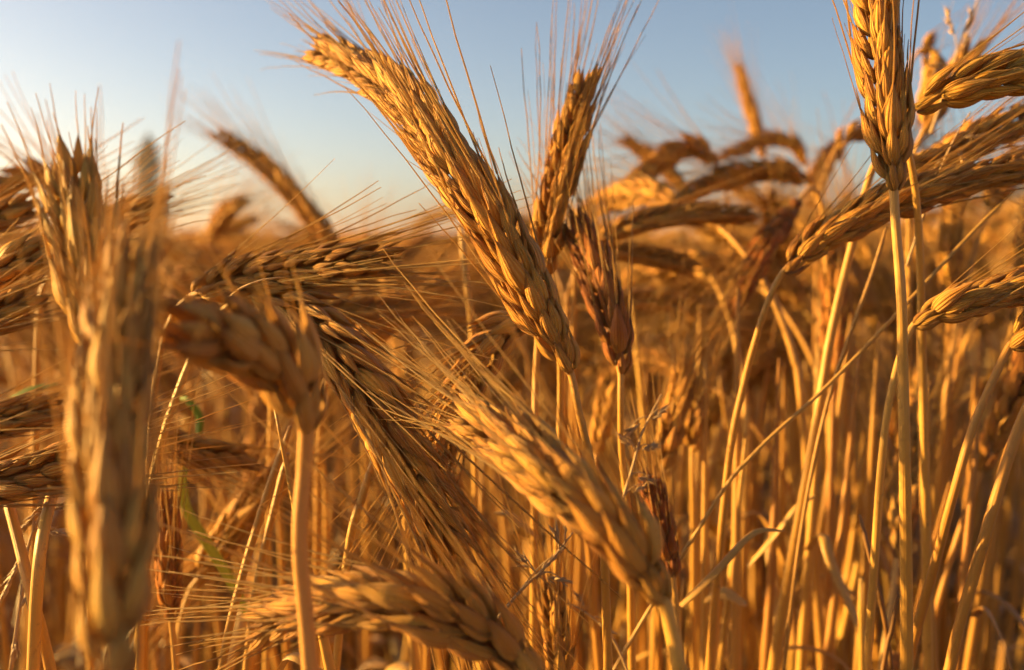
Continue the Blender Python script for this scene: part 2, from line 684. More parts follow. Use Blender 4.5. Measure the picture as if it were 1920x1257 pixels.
def plant(label, ear, stem, roll=20, size=1.0, awn=1.0, short=False, thick=1.0, hero=True, leaf=None, group=None, seed=None, tone=None):
    seed = len(PLANTS) + 100 if seed is None else seed
    rg = np.random.default_rng(seed)
    ep = catmull([at(*q) for q in ear], 50)
    sp = [ep[0]] + [at(*q) for q in stem]
    # leave the ear along its own line
    path = to_ground(sp)
    nk = len(path)
    path = np.vstack([ep[5][None], path])
    full = catmull(path, max(40, nk * 6))
    base = full[-1].copy()
    root = bpy.data.objects.new('wheat_plant', None)
    COL.objects.link(root)
    root.location = base
    tag(root, label, 'wheat', group or 'single ears standing out of the crop')
    mb = MB()
    s = np.r_[0, np.cumsum(np.linalg.norm(np.diff(full, axis=0), axis=1))]
    tube(mb, full, stem_radius(s, thick), 10, rnd=rg.uniform(0, 1))
    so = add_obj('stem', mb.mesh('stem', STEM, off=base), root)
    if tone and tone[2] > 1.2:
        so.color = (1.15, 1.08, 1.7, 1)
    husks = ear_husks(ep, roll, size, rg, awn, short)
    mb = MB()
    rp, L = resample(ep, 24)
    tube(mb, rp, np.linspace(.0009, .0005, 24) * size, 6, rnd=.4)
    if hero and min(q[2] for q in ear) < .41:
        eo = add_obj('ear', mb.mesh('rachis', STEM, off=base), root)
        B0 = Matrix.Translation(Vector(base)).inverted()
        for var, M in husks:
            h = bpy.data.objects.new('husk', HMESH[var])
            COL.objects.link(h)
            h.parent = eo
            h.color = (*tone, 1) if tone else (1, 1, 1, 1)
            h.matrix_basis = B0 @ Matrix(M.tolist())
    else:
        me = joined(husks, LV).mesh('ear', HUSK, off=base)
        eo = add_obj('ear', me, root)
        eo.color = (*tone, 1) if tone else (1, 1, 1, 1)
    PLANTS.append(root)
    return root


# sharp ears
plant('large wheat ear bowed up to the left against the sky, in sharp focus',
      [(1070, 700, .222), (1005, 570, .222), (900, 390, .224), (770, 200, .245), (690, 135, .265), (602, 92, .285)],
      [(1085, 770, .222), (1110, 880, .224), (1130, 1000, .23), (1140, 1257, .24)], roll=52, size=1.1)
plant('bright upright ear with long awns just behind the large bowed ear',
      [(1022, 520, .285), (1035, 400, .28), (1065, 270, .278), (1100, 150, .276)],
      [(1015, 560, .288), (1005, 700, .29), (1003, 850, .29), (1000, 1257, .3)], roll=28, size=.9)
plant('small ear, husks toned dark for shade, leaning beside the foot of the large bowed ear',
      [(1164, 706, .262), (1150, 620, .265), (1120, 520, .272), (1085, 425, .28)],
      [(1164, 760, .262), (1166, 850, .265), (1180, 1000, .27), (1185, 1257, .28)], tone=(.72, .52, .45), roll=40, size=.92)  # cast shade of the large bowed ear put into the husk tone
plant('tall upright ear running out of the top edge',
      [(1676, 362, .220), (1668, 260, .220), (1652, 120, .222), (1640, 0, .225), (1622, -130, .23)],
      [(1680, 430, .220), (1690, 560, .220), (1693, 700, .222), (1697, 900, .224), (1700, 1257, .235)], awn=.55, roll=34, size=.92, thick=1.25)
plant('plump yellowish ear pointing off to the right edge behind the tall upright ear',
      [(1712, 205, .240), (1760, 178, .238), (1850, 150, .236), (1950, 142, .236), (2080, 150, .24)],
      [(1690, 235, .243), (1705, 290, .247), (1722, 420, .255), (1730, 700, .27), (1740, 1257, .29)], tone=(1.1, 1.2, 1.1), roll=36, size=1.0)
plant('ear rising rightwards from a bent pale neck below the tall upright ear',
      [(1468, 512, .262), (1530, 455, .26), (1640, 395, .26), (1780, 345, .262), (1930, 312, .265), (2010, 300, .27)],
      [(1448, 548, .263), (1425, 610, .265), (1395, 720, .27), (1365, 880, .275), (1330, 1257, .29)], roll=48, size=.9)
plant('narrow ear with one lone husk at its base pointing to the right edge',
      [(1712, 612, .238), (1770, 578, .236), (1860, 552, .236), (1960, 530, .238), (2060, 515, .24)],
      [(1690, 660, .238), (1666, 760, .24), (1652, 880, .243), (1640, 1050, .25), (1625, 1257, .26)], roll=65, size=.84)
plant('ear leaving the right edge on a curved leaning stalk',
      [(1892, 652, .240), (1930, 625, .238), (2000, 600, .237), (2090, 600, .24)],
      [(1868, 700, .240), (1825, 800, .24), (1790, 920, .242), (1750, 1070, .25), (1700, 1257, .26)], roll=30, size=.95, thick=1.15)
plant('blurred ear crossing behind the tall upright ear',
      [(1662, 296, .285), (1730, 312, .29), (1830, 262, .295), (1960, 205, .30)],
      [(1636, 318, .283), (1605, 430, .282), (1560, 620, .283), (1530, 800, .285), (1490, 1020, .29), (1450, 1257, .3)], roll=40, size=.98, thick=1.25)
plant('dark nodding ear hanging in the middle, backlit',
      [(478, 556, .262), (540, 572, .256), (605, 625, .248), (675, 720, .243), (748, 840, .240), (812, 965, .24), (850, 1040, .242)],
      [(430, 572, .265), (375, 640, .268), (330, 745, .27), (295, 860, .275), (270, 1000, .28), (260, 1257, .29)], roll=22, size=1.22)
plant('level dark ear with dew on its top, its tip to the right',
      [(352, 560, .272), (430, 527, .265), (540, 508, .258), (640, 495, .252), (716, 489, .25)],
      [(320, 600, .275), (296, 690, .28), (280, 850, .285), (270, 1257, .3)], roll=20, size=1.0)
plant('drooping ear half hidden under the large bowed ear',
      [(1015, 588, .262), (960, 612, .26), (905, 675, .257), (850, 780, .255), (800, 900, .255)],
      [(1040, 610, .266), (1050, 680, .27), (1050, 800, .275), (1040, 1257, .29)], roll=30, size=.98)
# foreground, out of focus
plant('thick blurred ear standing closest at the left',
      [(212, 1290, .128), (212, 1080, .130), (205, 860, .135), (212, 660, .142), (245, 480, .15)],
      [(208, 1340, .128), (205, 1450, .13)], tone=(1.0, 1.15, 1.6), awn=.9, short='tip', roll=58, size=1.02)
plant('blurred greyish ear with a blunt top behind the thick left ear',
      [(195, 690, .19), (175, 560, .188), (150, 430, .188), (132, 322, .19)],
      [(205, 760, .19), (215, 900, .192), (220, 1257, .2)], tone=(.95, 1.15, 1.5), awn=.8, short=True, roll=50, size=1.0)
plant('blurred nodding ear turned away on a thick stalk near the left',
      [(574, 812, .168), (560, 745, .166), (522, 690, .162), (460, 650, .156), (380, 632, .150)],
      [(570, 880, .17), (562, 1030, .172), (582, 1257, .176)], tone=(1.08, 1.16, 1.6), awn=.7, short=True, roll=35, size=1.2, thick=1.55)  # grey-pale look of skylit shade put into husk and stem tone
plant('bright blurred ear slanting down to the right in front',
      [(1246, 1132, .168), (1195, 1050, .168), (1115, 965, .172), (1020, 878, .182), (940, 815, .195), (875, 780, .205)],
      [(1262, 1190, .168), (1275, 1257, .168), (1285, 1330, .17)], awn=.9, roll=50, size=1.05, thick=1.5)
plant('blurred reddish ear lying along the bottom edge',
      [(1010, 1290, .180), (950, 1215, .18), (840, 1145, .18), (720, 1128, .185), (600, 1140, .195), (500, 1165, .205)],
      [(1030, 1340, .18), (1040, 1420, .18)], roll=40, size=1.08)
# left side, middle distance
plant('dark brown ear tip beside the column tree',
      [(120, 470, .33), (190, 425, .325), (250, 398, .32), (295, 386, .32)],
      [(90, 520, .335), (70, 640, .34), (60, 1257, .36)], roll=25, size=.9)
plant('dark arched ear against the bright sky at the left edge',
      [(150, 400, .40), (95, 340, .39), (40, 340, .385), (-30, 380, .38)],
      [(165, 470, .4), (170, 650, .41), (170, 1257, .43)], roll=25, size=.95)
plant('brown ear entering from the left edge at mid height',
      [(-80, 560, .27), (-10, 515, .27), (60, 485, .27), (130, 455, .275)],
      [(-110, 620, .27), (-120, 800, .27), (-120, 1257, .28)], roll=30, size=.95)
plant('sharp herringbone ear entering from the left edge low down',
      [(-150, 935, .238), (-60, 915, .236), (20, 898, .235), (110, 872, .236), (180, 850, .24)],
      [(-190, 980, .24), (-200, 1100, .24), (-200, 1257, .25)], roll=15, size=1.0)
plant('reddish ear lying level behind the thick left ear',
      [(250, 800, .30), (310, 828, .30), (380, 850, .30), (455, 858, .302)],
      [(225, 830, .30), (215, 950, .305), (215, 1257, .32)], roll=28, size=.86)
plant('slim dark red ear upright behind the thick left ear',
      [(322, 1165, .27), (318, 1090, .27), (312, 1020, .272), (308, 945, .275)],
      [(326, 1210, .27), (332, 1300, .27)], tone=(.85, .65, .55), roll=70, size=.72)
plant('orange ear slanting down from the thick blurred stalk',
      [(372, 1085, .33), (420, 1010, .33), (480, 935, .33), (545, 872, .335)],
      [(355, 1110, .33), (338, 1170, .33), (330, 1257, .33)], roll=35, size=.95)
plant('shaded ear slanting low behind the slim red ear',
      [(560, 860, .37), (480, 950, .36), (400, 1040, .355), (330, 1105, .35)],
      [(590, 850, .375), (610, 920, .38), (610, 1257, .4)], roll=30, size=.95)
plant('blurred brown ear slanting up between the level ear and the bowed ear',
      [(650, 655, .36), (710, 615, .365), (770, 575, .37), (830, 535, .375)],
      [(620, 700, .36), (600, 800, .365), (590, 1257, .39)], roll=30, size=.95)
plant('blurred brown ear lying under the level dark ear',
      [(560, 590, .33), (630, 585, .33), (700, 580, .335), (760, 575, .34)],
      [(530, 620, .33), (510, 740, .335), (500, 1257, .36)], roll=30, size=.85)
plant('small blurred ear leaning left alone against the pale sky',
      [(640, 475, .50), (575, 395, .50), (500, 315, .505), (412, 252, .51)],
      [(665, 530, .5), (680, 640, .5), (690, 1257, .52)], roll=30, size=.9)
plant('ear pushing in from the left edge just above the green blade tip',
      [(-190, 660, .262), (-110, 632, .26), (-30, 600, .26), (50, 560, .262)],
      [(-220, 720, .263), (-230, 850, .265), (-230, 1257, .28)], roll=28, size=.95)
plant('brownish ear pushing in from the left edge above the low herringbone ear',
      [(-160, 830, .27), (-80, 808, .268), (0, 790, .268), (90, 770, .27)],
      [(-190, 880, .27), (-200, 1000, .272), (-200, 1257, .285)], roll=32, size=.98)
plant('ear with lit awns at the left edge below the arched dark ear',
      [(-150, 470, .30), (-90, 445, .298), (-20, 415, .298), (50, 388, .30)],
      [(-180, 520, .30), (-190, 650, .305), (-190, 1257, .32)], roll=30, size=.9)
# right side, middle distance
plant('bright blurred ear arching down to the left over the horizon',
      [(1345, 312, .46), (1310, 283, .455), (1255, 292, .45), (1205, 330, .445), (1165, 385, .44)],
      [(1362, 370, .46), (1372, 470, .465), (1380, 800, .48), (1385, 1257, .5)], roll=25)
plant('blurred ear arching level below the lone upright tip',
      [(1520, 345, .46), (1470, 325, .455), (1400, 325, .45), (1330, 345, .445), (1265, 385, .44)],
      [(1540, 410, .46), (1550, 520, .465), (1555, 800, .48), (1560, 1257, .5)], roll=25)
plant('slim blurred ear standing straight up against the blue sky',
      [(1432, 302, .62), (1418, 240, .62), (1400, 180, .62), (1385, 128, .625)],
      [(1440, 380, .62), (1450, 520, .63), (1460, 1257, .65)], roll=60, size=.78)
plant('highest small arched ear behind the slim upright ear',
      [(1512, 315, .60), (1490, 275, .595), (1445, 262, .59), (1400, 275, .585), (1360, 290, .58)],
      [(1528, 375, .6), (1540, 520, .61), (1545, 1257, .63)], roll=25, size=.85)
plant('blurred ear hooked over against the sky beside the tall upright ear',
      [(1566, 282, .42), (1590, 256, .42), (1640, 250, .425), (1700, 275, .43)],
      [(1548, 325, .42), (1535, 390, .42), (1530, 600, .43), (1525, 1257, .46)], roll=25, size=.8)
plant('dark blurred ear tip poking left below the arching ears',
      [(1300, 375, .55), (1250, 320, .55), (1205, 285, .55), (1172, 262, .55)],
      [(1325, 420, .55), (1340, 560, .56), (1345, 1257, .58)], roll=25, size=.75)
plant('shaded level ear right of the small dark leaning ear',
      [(1115, 452, .36), (1190, 420, .36), (1290, 402, .365), (1400, 402, .37)],
      [(1085, 500, .36), (1075, 600, .365), (1070, 1257, .39)], roll=25, size=.8)
plant('greyish level ear lower beside the small dark leaning ear',
      [(1095, 478, .37), (1150, 472, .37), (1220, 482, .37), (1296, 502, .372)],
      [(1075, 520, .37), (1060, 640, .375), (1050, 1257, .4)], roll=25, size=.76)
plant('dark red ear slanting behind the bent pale neck',
      [(1500, 375, .37), (1460, 430, .365), (1415, 500, .36), (1375, 575, .358)],
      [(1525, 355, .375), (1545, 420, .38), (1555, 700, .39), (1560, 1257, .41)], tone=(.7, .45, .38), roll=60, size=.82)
plant('dark upright ear in shade beyond the bent stalks at right',
      [(1782, 545, .40), (1780, 480, .40), (1785, 420, .402), (1790, 360, .405)],
      [(1780, 600, .4), (1775, 800, .41), (1770, 1257, .43)], roll=60, size=.8)
plant('blurred brown ear drooping behind the tall upright ear near the top',
      [(1722, 98, .43), (1740, 88, .43), (1748, 110, .43), (1746, 170, .428), (1738, 230, .425)],
      [(1705, 130, .432), (1700, 230, .435), (1700, 600, .45), (1700, 1257, .47)], roll=40, size=.95)
plant('ear behind the plump yellowish ear, its brush of awns at the top edge',
      [(1730, 250, .36), (1760, 195, .36), (1795, 140, .362), (1825, 90, .365)],
      [(1712, 300, .36), (1705, 400, .365), (1700, 1257, .4)], roll=30, size=.85)
plant('orange ear in the stalks right of the bright slanting ear, tip up',
      [(1245, 880, .32), (1255, 820, .32), (1268, 760, .322), (1278, 695, .325)],
      [(1240, 930, .32), (1238, 1040, .325), (1235, 1257, .34)], roll=30, size=.85)
plant('dark red slim ear standing low behind the bright slanting ear',
      [(1262, 1085, .262), (1248, 1020, .264), (1232, 960, .266), (1218, 900, .27)],
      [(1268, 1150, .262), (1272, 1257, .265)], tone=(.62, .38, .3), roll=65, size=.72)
plant('pale ear end facing forward among the stalks',
      [(1298, 850, .34), (1300, 810, .34), (1305, 760, .345), (1312, 700, .35)],
      [(1298, 900, .34), (1300, 1000, .345), (1300, 1257, .36)], roll=20, size=.75)
plant('short ear standing upright at the bottom edge, tip among fine awns',
      [(1050, 1300, .26), (1048, 1235, .26), (1042, 1170, .262), (1035, 1100, .265)],
      [(1052, 1350, .26), (1055, 1420, .26)], roll=40, size=.75)
plant('shaded ear hanging straight behind the nodding backlit ear',
      [(830, 880, .33), (850, 920, .33), (870, 965, .33), (885, 1010, .33)],
      [(815, 900, .33), (805, 1000, .335), (800, 1257, .35)], roll=40, size=.7)
plant('blurred ear standing beside the stalk of the small dark ear',
      [(1120, 850, .36), (1130, 800, .36), (1142, 745, .362), (1152, 690, .365)],
      [(1115, 900, .36), (1112, 1257, .38)], roll=40, size=.75)


# bare stalks and straws that stand out
def stalk(name, label, cat, pts, r0, r1, mat=STEM, ground=True, group='single stalks standing out'):
    p = [at(*q) for q in pts]
    path = to_ground(p) if ground else np.array(p)
    full = catmull(path, max(24, len(path) * 6))
    base = full[-1].copy()
    mb = MB()
    n = len(full)
    rad = np.interp(np.linspace(0, 1, n), [0, .03, 1], [r0 * .5, r0, r1])
    tube(mb, full, rad, 8, rnd=random.random())
    o = add_obj(name, mb.mesh(name, mat, off=base), None, base)
    tag(o, label, cat, group)
    return o


stalk('dry_straw', 'thin yellow straw beside the leaning bright stalk at right', 'straw',
      [(1662, 425, .275), (1640, 500, .275), (1590, 640, .277), (1548, 770, .28), (1505, 980, .285), (1470, 1257, .29)], .0006, .0008, LEAF)
stalk('dry_straw', 'long thin straw crossing the stalks on a slant at right', 'straw',
      [(1905, 355, .275), (1810, 450, .273), (1660, 612, .27), (1540, 735, .268), (1420, 845, .268), (1330, 960, .27)], .0005, .0008, LEAF)
stalk('dark_straw', 'dark charred looking straw low between the right stalks', 'straw',
      [(1612, 965, .27), (1630, 1040, .268), (1650, 1120, .267), (1672, 1257, .268)], .0006, .0011, DARKSTRAW)
stalk('dark_straw', 'short dark straw leaning against the charred one', 'straw',
      [(1684, 1112, .262), (1672, 1180, .263), (1655, 1260, .265)], .0006, .0012, DARKSTRAW)
stalk('stalk', 'pale leaning stalk cut by the right edge', 'stalk',
      [(1960, 690, .245), (1900, 830, .243), (1860, 960, .243), (1820, 1100, .246), (1780, 1257, .25)], .0014, .0016)
stalk('stalk', 'orange backlit stalk crossing another at the lower left, leaning right', 'stalk',
      [(112, 868, .246), (97, 930, .24), (75, 1040, .226), (62, 1257, .23)], .0014, .0016)
stalk('stalk', 'orange backlit stalk crossing another at the lower left, leaning left', 'stalk',
      [(4, 900, .246), (33, 1010, .238), (60, 1120, .232), (95, 1257, .235)], .0013, .0016)
stalk('stalk', 'slim pale stalk left of the thick blurred stalk', 'stalk',
      [(545, 800, .25), (500, 930, .25), (455, 1080, .252), (415, 1257, .255)], .0010, .0013)
stalk('stalk', 'second slim stalk between the thick blurred stalk and its pale neighbour', 'stalk',
      [(540, 850, .265), (520, 930, .265), (485, 1080, .266), (462, 1257, .27)], .0010, .0012)
stalk('stalk', 'pinkish bowed stalk under the nodding backlit ear', 'stalk',
      [(705, 850, .25), (680, 930, .25), (655, 1020, .252), (630, 1257, .26)], .0010, .0013)
stalk('stalk', 'pale stalk lit along its edge left of the large bowed ear', 'stalk',
      [(862, 420, .34), (876, 540, .34), (888, 700, .345), (895, 1257, .37)], .0011, .0014)


def leaf_thing(name, label, pts, width, mat, rnd, group, droop=(0, -.2, 1)):
    p = catmull([at(*q) for q in pts], 22)
    base = p[0].copy()
    mb = MB()
    blade(mb, p, width, droop, rnd)
    o = add_obj(name, mb.mesh(name, mat, off=base), None, base)
    tag(o, label, 'leaf', group)


G = 'loose leaves among the stalks'
leaf_thing('green_leaf', 'bright green grass blade low behind the thick left ear', [(470, 1160, .31), (430, 1080, .31), (385, 1010, .31), (350, 950, .312), (345, 890, .315), (360, 850, .32)], .0022, GREEN, .5, G)
leaf_thing('green_leaf', 'small curled green blade above the reddish level ear', [(372, 815, .33), (372, 780, .33), (352, 752, .33), (335, 745, .335)], .0016, GREEN, .4, G)
leaf_thing('green_leaf', 'green blade tip peeping out left of the thick left ear', [(20, 745, .33), (60, 726, .33), (110, 720, .33)], .002, GREEN, .3, G)
leaf_thing('dry_leaf', 'curled dry leaf catching the light between the right stalks', [(1275, 1135, .265), (1340, 1070, .264), (1395, 1010, .263), (1430, 992, .262), (1475, 996, .262)], .0022, LEAF, .6, G)
leaf_thing('dry_leaf', 'dry leaf bending off the bright leaning stalk', [(1400, 1060, .30), (1450, 1000, .295), (1490, 950, .29), (1530, 928, .29)], .0026, LEAF, .3, G)
leaf_thing('dry_leaf', 'dull dry leaf hanging low left of the bright leaning stalk', [(1400, 1130, .31), (1360, 1110, .31), (1320, 1130, .31)], .003, LEAF, .8, G)
leaf_thing('dry_leaf', 'narrow dry leaf bowed under the bright slanting ear', [(1010, 1010, .29), (985, 985, .29), (955, 965, .29), (925, 962, .29)], .0016, LEAF, .7, G)
leaf_thing('dry_leaf', 'dry rolled leaf edge on the level dark ear', [(425, 560, .235), (450, 540, .234), (490, 525, .235), (530, 520, .237)], .0014, LEAF, .5, G)


# loose panicles of weed grass
def panicle(label, pts, branches, scale=1.0):
    p = catmull([at(*q) for q in pts], 26)
    base = p[0].copy()
    root = bpy.data.objects.new('grass_panicle', None)
    COL.objects.link(root)
    root.location = base
    tag(root, label, 'grass', 'loose grass panicles')
    rg = np.random.default_rng(int(pts[0][0]))
    mb = MB()
    tube(mb, p, np.linspace(.0005, .0002, 26) * scale, 5, rnd=.3)
    add_obj('stem', mb.mesh('stem', PANICLE, off=base), root)
    for (q, bx, by, bd) in branches:
        P = p[int(q * 25)]
        E = at(bx, by, bd)
        ax = np.stack([P + (E - P) * s + np.array((0, 0, .0015)) * math.sin(s * 3.1) for s in np.linspace(0, 1, 8)])
        mb = MB()
        tube(mb, ax, np.linspace(.0002, .00012, 8) * scale, 4, rnd=.5)
        d = unit(E - P)
        L = np.linalg.norm(E - P)
        for k in range(int(8 + L * 500)):
            s = .4 + .6 * k / (7 + L * 500)
            c = P + (E - P) * s
            dd = unit(d + rg.normal(0, .28, 3))
            Z = unit(np.cross(dd, rg.normal(0, 1, 3)))
            Y = np.cross(Z, dd)
            ln = .0029 * scale * rg.uniform(.8, 1.2)
            M = np.stack([dd * ln, Y * ln, Z * ln], 1)
            v, f, t, a, r = LV['glume2']
            mb.add(v @ M.T + c, f, t, a, rg.uniform(0, 1))
        add_obj('branch', mb.mesh('branch', PANICLE, off=base), root)


panicle('pale grass panicle against the blue sky at the top right', [(1745, 250, .33), (1780, 150, .33), (1800, 80, .33), (1832, 5, .33)],
        [(.45, 1765, 140, .33), (.6, 1776, 25, .332), (.7, 1822, 30, .33), (1, 1840, -10, .33), (.5, 1815, 70, .335), (.4, 1752, 122, .328)], 1.2)
panicle('grass panicle low in the middle, its tip up to the right', [(925, 1170, .245), (975, 1110, .244), (1030, 1055, .243), (1075, 998, .243)],
        [(.55, 1055, 1090, .243), (.55, 968, 1040, .244), (.8, 1042, 1000, .243), (.9, 1062, 975, .243), (.3, 1050, 1035, .245)], 1.1)
panicle('feathery grass panicle between the small dark ear and the orange ear', [(1160, 960, .262), (1185, 880, .262), (1205, 810, .262), (1240, 740, .263)],
        [(.5, 1165, 820, .262), (.5, 1222, 840, .262), (.3, 1220, 900, .263), (.75, 1240, 770, .262), (.8, 1175, 812, .264), (.15, 1215, 910, .264)], 1.0)
panicle('wiry grass panicle left of the thick left ear', [(20, 1257, .25), (40, 1120, .25), (60, 1000, .25), (110, 920, .25)],
        [(.7, 120, 1000, .25), (.8, 125, 950, .25), (.6, 10, 1110, .25), (.4, 55, 1138, .25), (.9, 48, 985, .25), (.2, 30, 1230, .25)], 1.2)
panicle('fine grass spray at the right of the lower middle', [(1190, 1290, .27), (1150, 1200, .268), (1100, 1150, .266), (1050, 1125, .265)],
        [(.6, 1142, 1182, .266), (.9, 1050, 1120, .265), (.7, 1085, 1120, .265)], .9)
panicle('thin grass spray across the ears at the right edge', [(1700, 500, .275), (1750, 350, .272), (1790, 260, .27), (1820, 210, .27)],
        [(.6, 1812, 305, .27), (.7, 1830, 258, .27), (.5, 1745, 330, .272)], .9)

# ------------------------------------------------------------------ the standing crop behind
TEMPL = []


def template(k, lib, simple=0):
    """one plant with its root at the origin: (stem arrays, ear arrays, height)"""
    rg = np.random.default_rng(900 + k)
    nod = (10, 35, 60, 95, 120, 140, 25, 80, 50, 110)[k % 10]
    size = rg.uniform(.9, 1.08)
    ln = rg.uniform(.062, .085)
    H = .90
    pts = [np.array((0, 0, 0.))]
    lean = R(rg.uniform(1, 5))
    pts = [np.array((math.sin(lean) * z * z / H, .004 * math.sin(7 * z + k), z)) for z in np.linspace(0, H, 14)]
    d = R(4)
    neck_n = 8
    p = pts[-1].copy()
    for i in range(neck_n):
        d += R(nod * .55) / neck_n
        p = p + np.array((math.sin(d), 0, math.cos(d))) * .011
        pts.append(p.copy())
    ear = [p.copy()]
    for i in range(10):
        d += R(nod * .45) / 10
        p = p + np.array((math.sin(d), 0.0, math.cos(d))) * ln / 10
        ear.append(p.copy())
    path = np.array(pts)[::-1]
    full = catmull(path, 40 if simple == 0 else (16 if simple == 1 else 5))
    s = np.r_[0, np.cumsum(np.linalg.norm(np.diff(full, axis=0), axis=1))]
    ms, me_ = MB(), MB()
    tube(ms, full, stem_radius(s, rg.uniform(1.05, 1.35)), (7, 5, 3, 3)[simple], rnd=0, cap=False)
    if simple == 0 or (simple == 1 and k % 2 == 0):
        z0 = rg.uniform(.35, .7) * H
        st = np.array((math.sin(lean) * z0 * z0 / H, 0, z0))
        an = rg.uniform(0, 6.28)
        e = np.array((math.cos(an), math.sin(an), 0))
        q = np.linspace(0, 1, 9 if simple == 0 else 5)[:, None]
        bl = st + e * q * .12 + np.array((0, 0, 1)) * (.10 * q - .19 * q * q)
        blade(ms, bl, .0025, (0, 0, 1), .3 + .4 * rg.random())
    h = ear_husks(catmull(ear, 30), rg.uniform(0, 90), size, rg, full=(simple == 0), node=(.0040, .0060, .013, .018)[simple], view=np.array((0, -1, .9)))
    if simple >= 2:
        h = [(v, M @ np.diag((1.5, 2.3, 2.3, 1))) for v, M in h if not v.startswith('glume')]
        h = h[::2 if simple == 2 else 4]
    joined(h, lib, me_)
    top = max(q[2] for q in ear)
    return ms.arrays(), me_.arrays(), top


T0 = [template(k, LV, 0) for k in range(10)]
T1 = [template(k, FV, 1) for k in range(10)]
T2 = [template(k, FV, 2) for k in range(6)]
T3 = [template(k, XV, 3) for k in range(6)]
M0 = [(mesh_from('stem', *a, STEM), mesh_from('ear', *b, HUSK), h) for a, b, h in T0]


def field_points(d0, d1, dens, jitter=1.35):
    n = int(dens * (jitter * 1.03) * (d1 * d1 - d0 * d0) / 2)
    d = np.sqrt(RNG.uniform(d0 * d0, d1 * d1, n))
    x = RNG.uniform(-.515 * jitter, .515 * jitter, n) * d
    return x, d


def want_top(x, y):
    """height of the crop's ears at a place: a little higher on the right"""
    q = x / max(y, .1)
    if x < 0 and (q < -.6 or y < .25):
        return CAM_H - .10 + RNG.normal(0, .02)  # unseen crop on the left lowered to let the low sun in
    return CAM_H + np.interp(q, [-.5, -.32, -.15, .05, .28, .36, .5], [-.012, -.022, -.032, -.035, -.022, .004, .018]) * np.interp(y, [.5, 1.2, 4], [1, 1.0, .8]) + RNG.normal(0, .02)


near, bare = [], []
TONES = [(1, 1, 1), (1, 1, 1), (1.06, 1.14, 1.35), (.88, .84, .8), (.8, .66, .55), (1.05, 1.1, 1.0), (.95, 1.05, 1.5)]
for lo, hi, d0, dens, share in ((.07, .56, .275, 2300, .33), (-.12, .07, .36, 1300, .5), (-.58, -.12, .42, 800, .7)):
    for i in range(int(dens * (hi - lo) * (.5 ** 2 - d0 ** 2) / 2)):
        b = math.sqrt(RNG.uniform(d0 ** 2, .25))
        a = RNG.uniform(lo, hi) * b
        if RNG.uniform() < share and b > .31:
            near.append((b, a))
        else:
            bare.append((b, a))
x, y = field_points(.5, .95, 480)
near += list(zip(y, x))
x, y = field_points(.95, 1.55, 300)
near += list(zip(y, x))
near.sort()
N_IND = 298 - len(PLANTS)
ZONES = []
for q0, q1, place in ((-1, -.44, 'at the left edge beyond the crossing orange stalks'), (-.44, -.34, 'right behind the thick left ear'),
                      (-.34, -.25, 'beyond the reddish level ear'), (-.25, -.16, 'behind the drooping pale ear and its thick stalk'),
                      (-.16, -.08, 'behind the hanging backlit ear'), (-.08, 0, 'left of the foot of the large bowed ear'),
                      (0, .07, 'behind the bright upright ear'), (.07, .15, 'behind the small reddish ear'),
                      (.15, .23, 'under the blurred arching ears'), (.23, .30, 'behind the bent pale neck'),
                      (.30, .37, 'beside the long stalk of the tall upright ear'), (.37, .44, 'right of the tall upright ear'),
                      (.44, 1, 'at the right edge behind the curved leaning stalk')):
    ZONES.append((q0, q1, 'golden wheat stalk in the crop ' + place, 'wheat stalks ' + place))
# stalks that carry no ear: straight, jointed, with a dry leaf at a joint
BARE = []
for k in range(7):
    rg = np.random.default_rng(70 + k)
    H = .955
    z = np.r_[np.linspace(H, H - .4, 60), np.linspace(H - .42, 0, 12)]
    ln, ph = R(rg.uniform(0, 5)), rg.uniform(0, 6)
    p = np.stack([math.sin(ln) * z * z / H + .0016 * np.sin(z * 23 + ph), .003 * np.sin(5 * z + ph), z], 1)
    mb = MB()
    rad = np.interp(H - z, [0, .03, .07, .2, H], [.0003, .0009, .0014, .0018, .0021]) * rg.uniform(.9, 1.15)
    for jn in (.16 + .02 * k, .42, .66):
        rad = rad + .0007 * np.exp(-((H - z - jn) / .008) ** 2) + .00022 * ((H - z > jn - .09) & (H - z < jn))
    tube(mb, p, rad, 8, rnd=0)
    st = mesh_from('stem', *mb.arrays(), STEM)
    leaves = []
    for z0 in (H - .07 - .03 * (k % 4), H - .17 - .02 * k):
        mb = MB()
        an = rg.uniform(0, 6.28)
        e = np.array((math.cos(an), math.sin(an), 0))
        q = np.linspace(0, 1, 14)[:, None]
        o0 = np.array((math.sin(ln) * z0 * z0 / H, 0, z0))
        up, dn, out = rg.uniform(.02, .07), rg.uniform(.06, .15), rg.uniform(.025, .07)
        wob = np.stack([.003 * np.sin(q[:, 0] * 9 + k), .003 * np.cos(q[:, 0] * 7 + k), np.zeros(14)], 1) * q
        blade(mb, o0 + e * q * out + np.array((0, 0, 1)) * (up * q - dn * q * q) + wob, rg.uniform(.0022, .0036), (0, 0, 1), rg.uniform(0, 1))
        leaves.append(mesh_from('leaf', *mb.arrays(), LEAF))
    BARE.append((st, leaves))
rest = []
cnt = 0
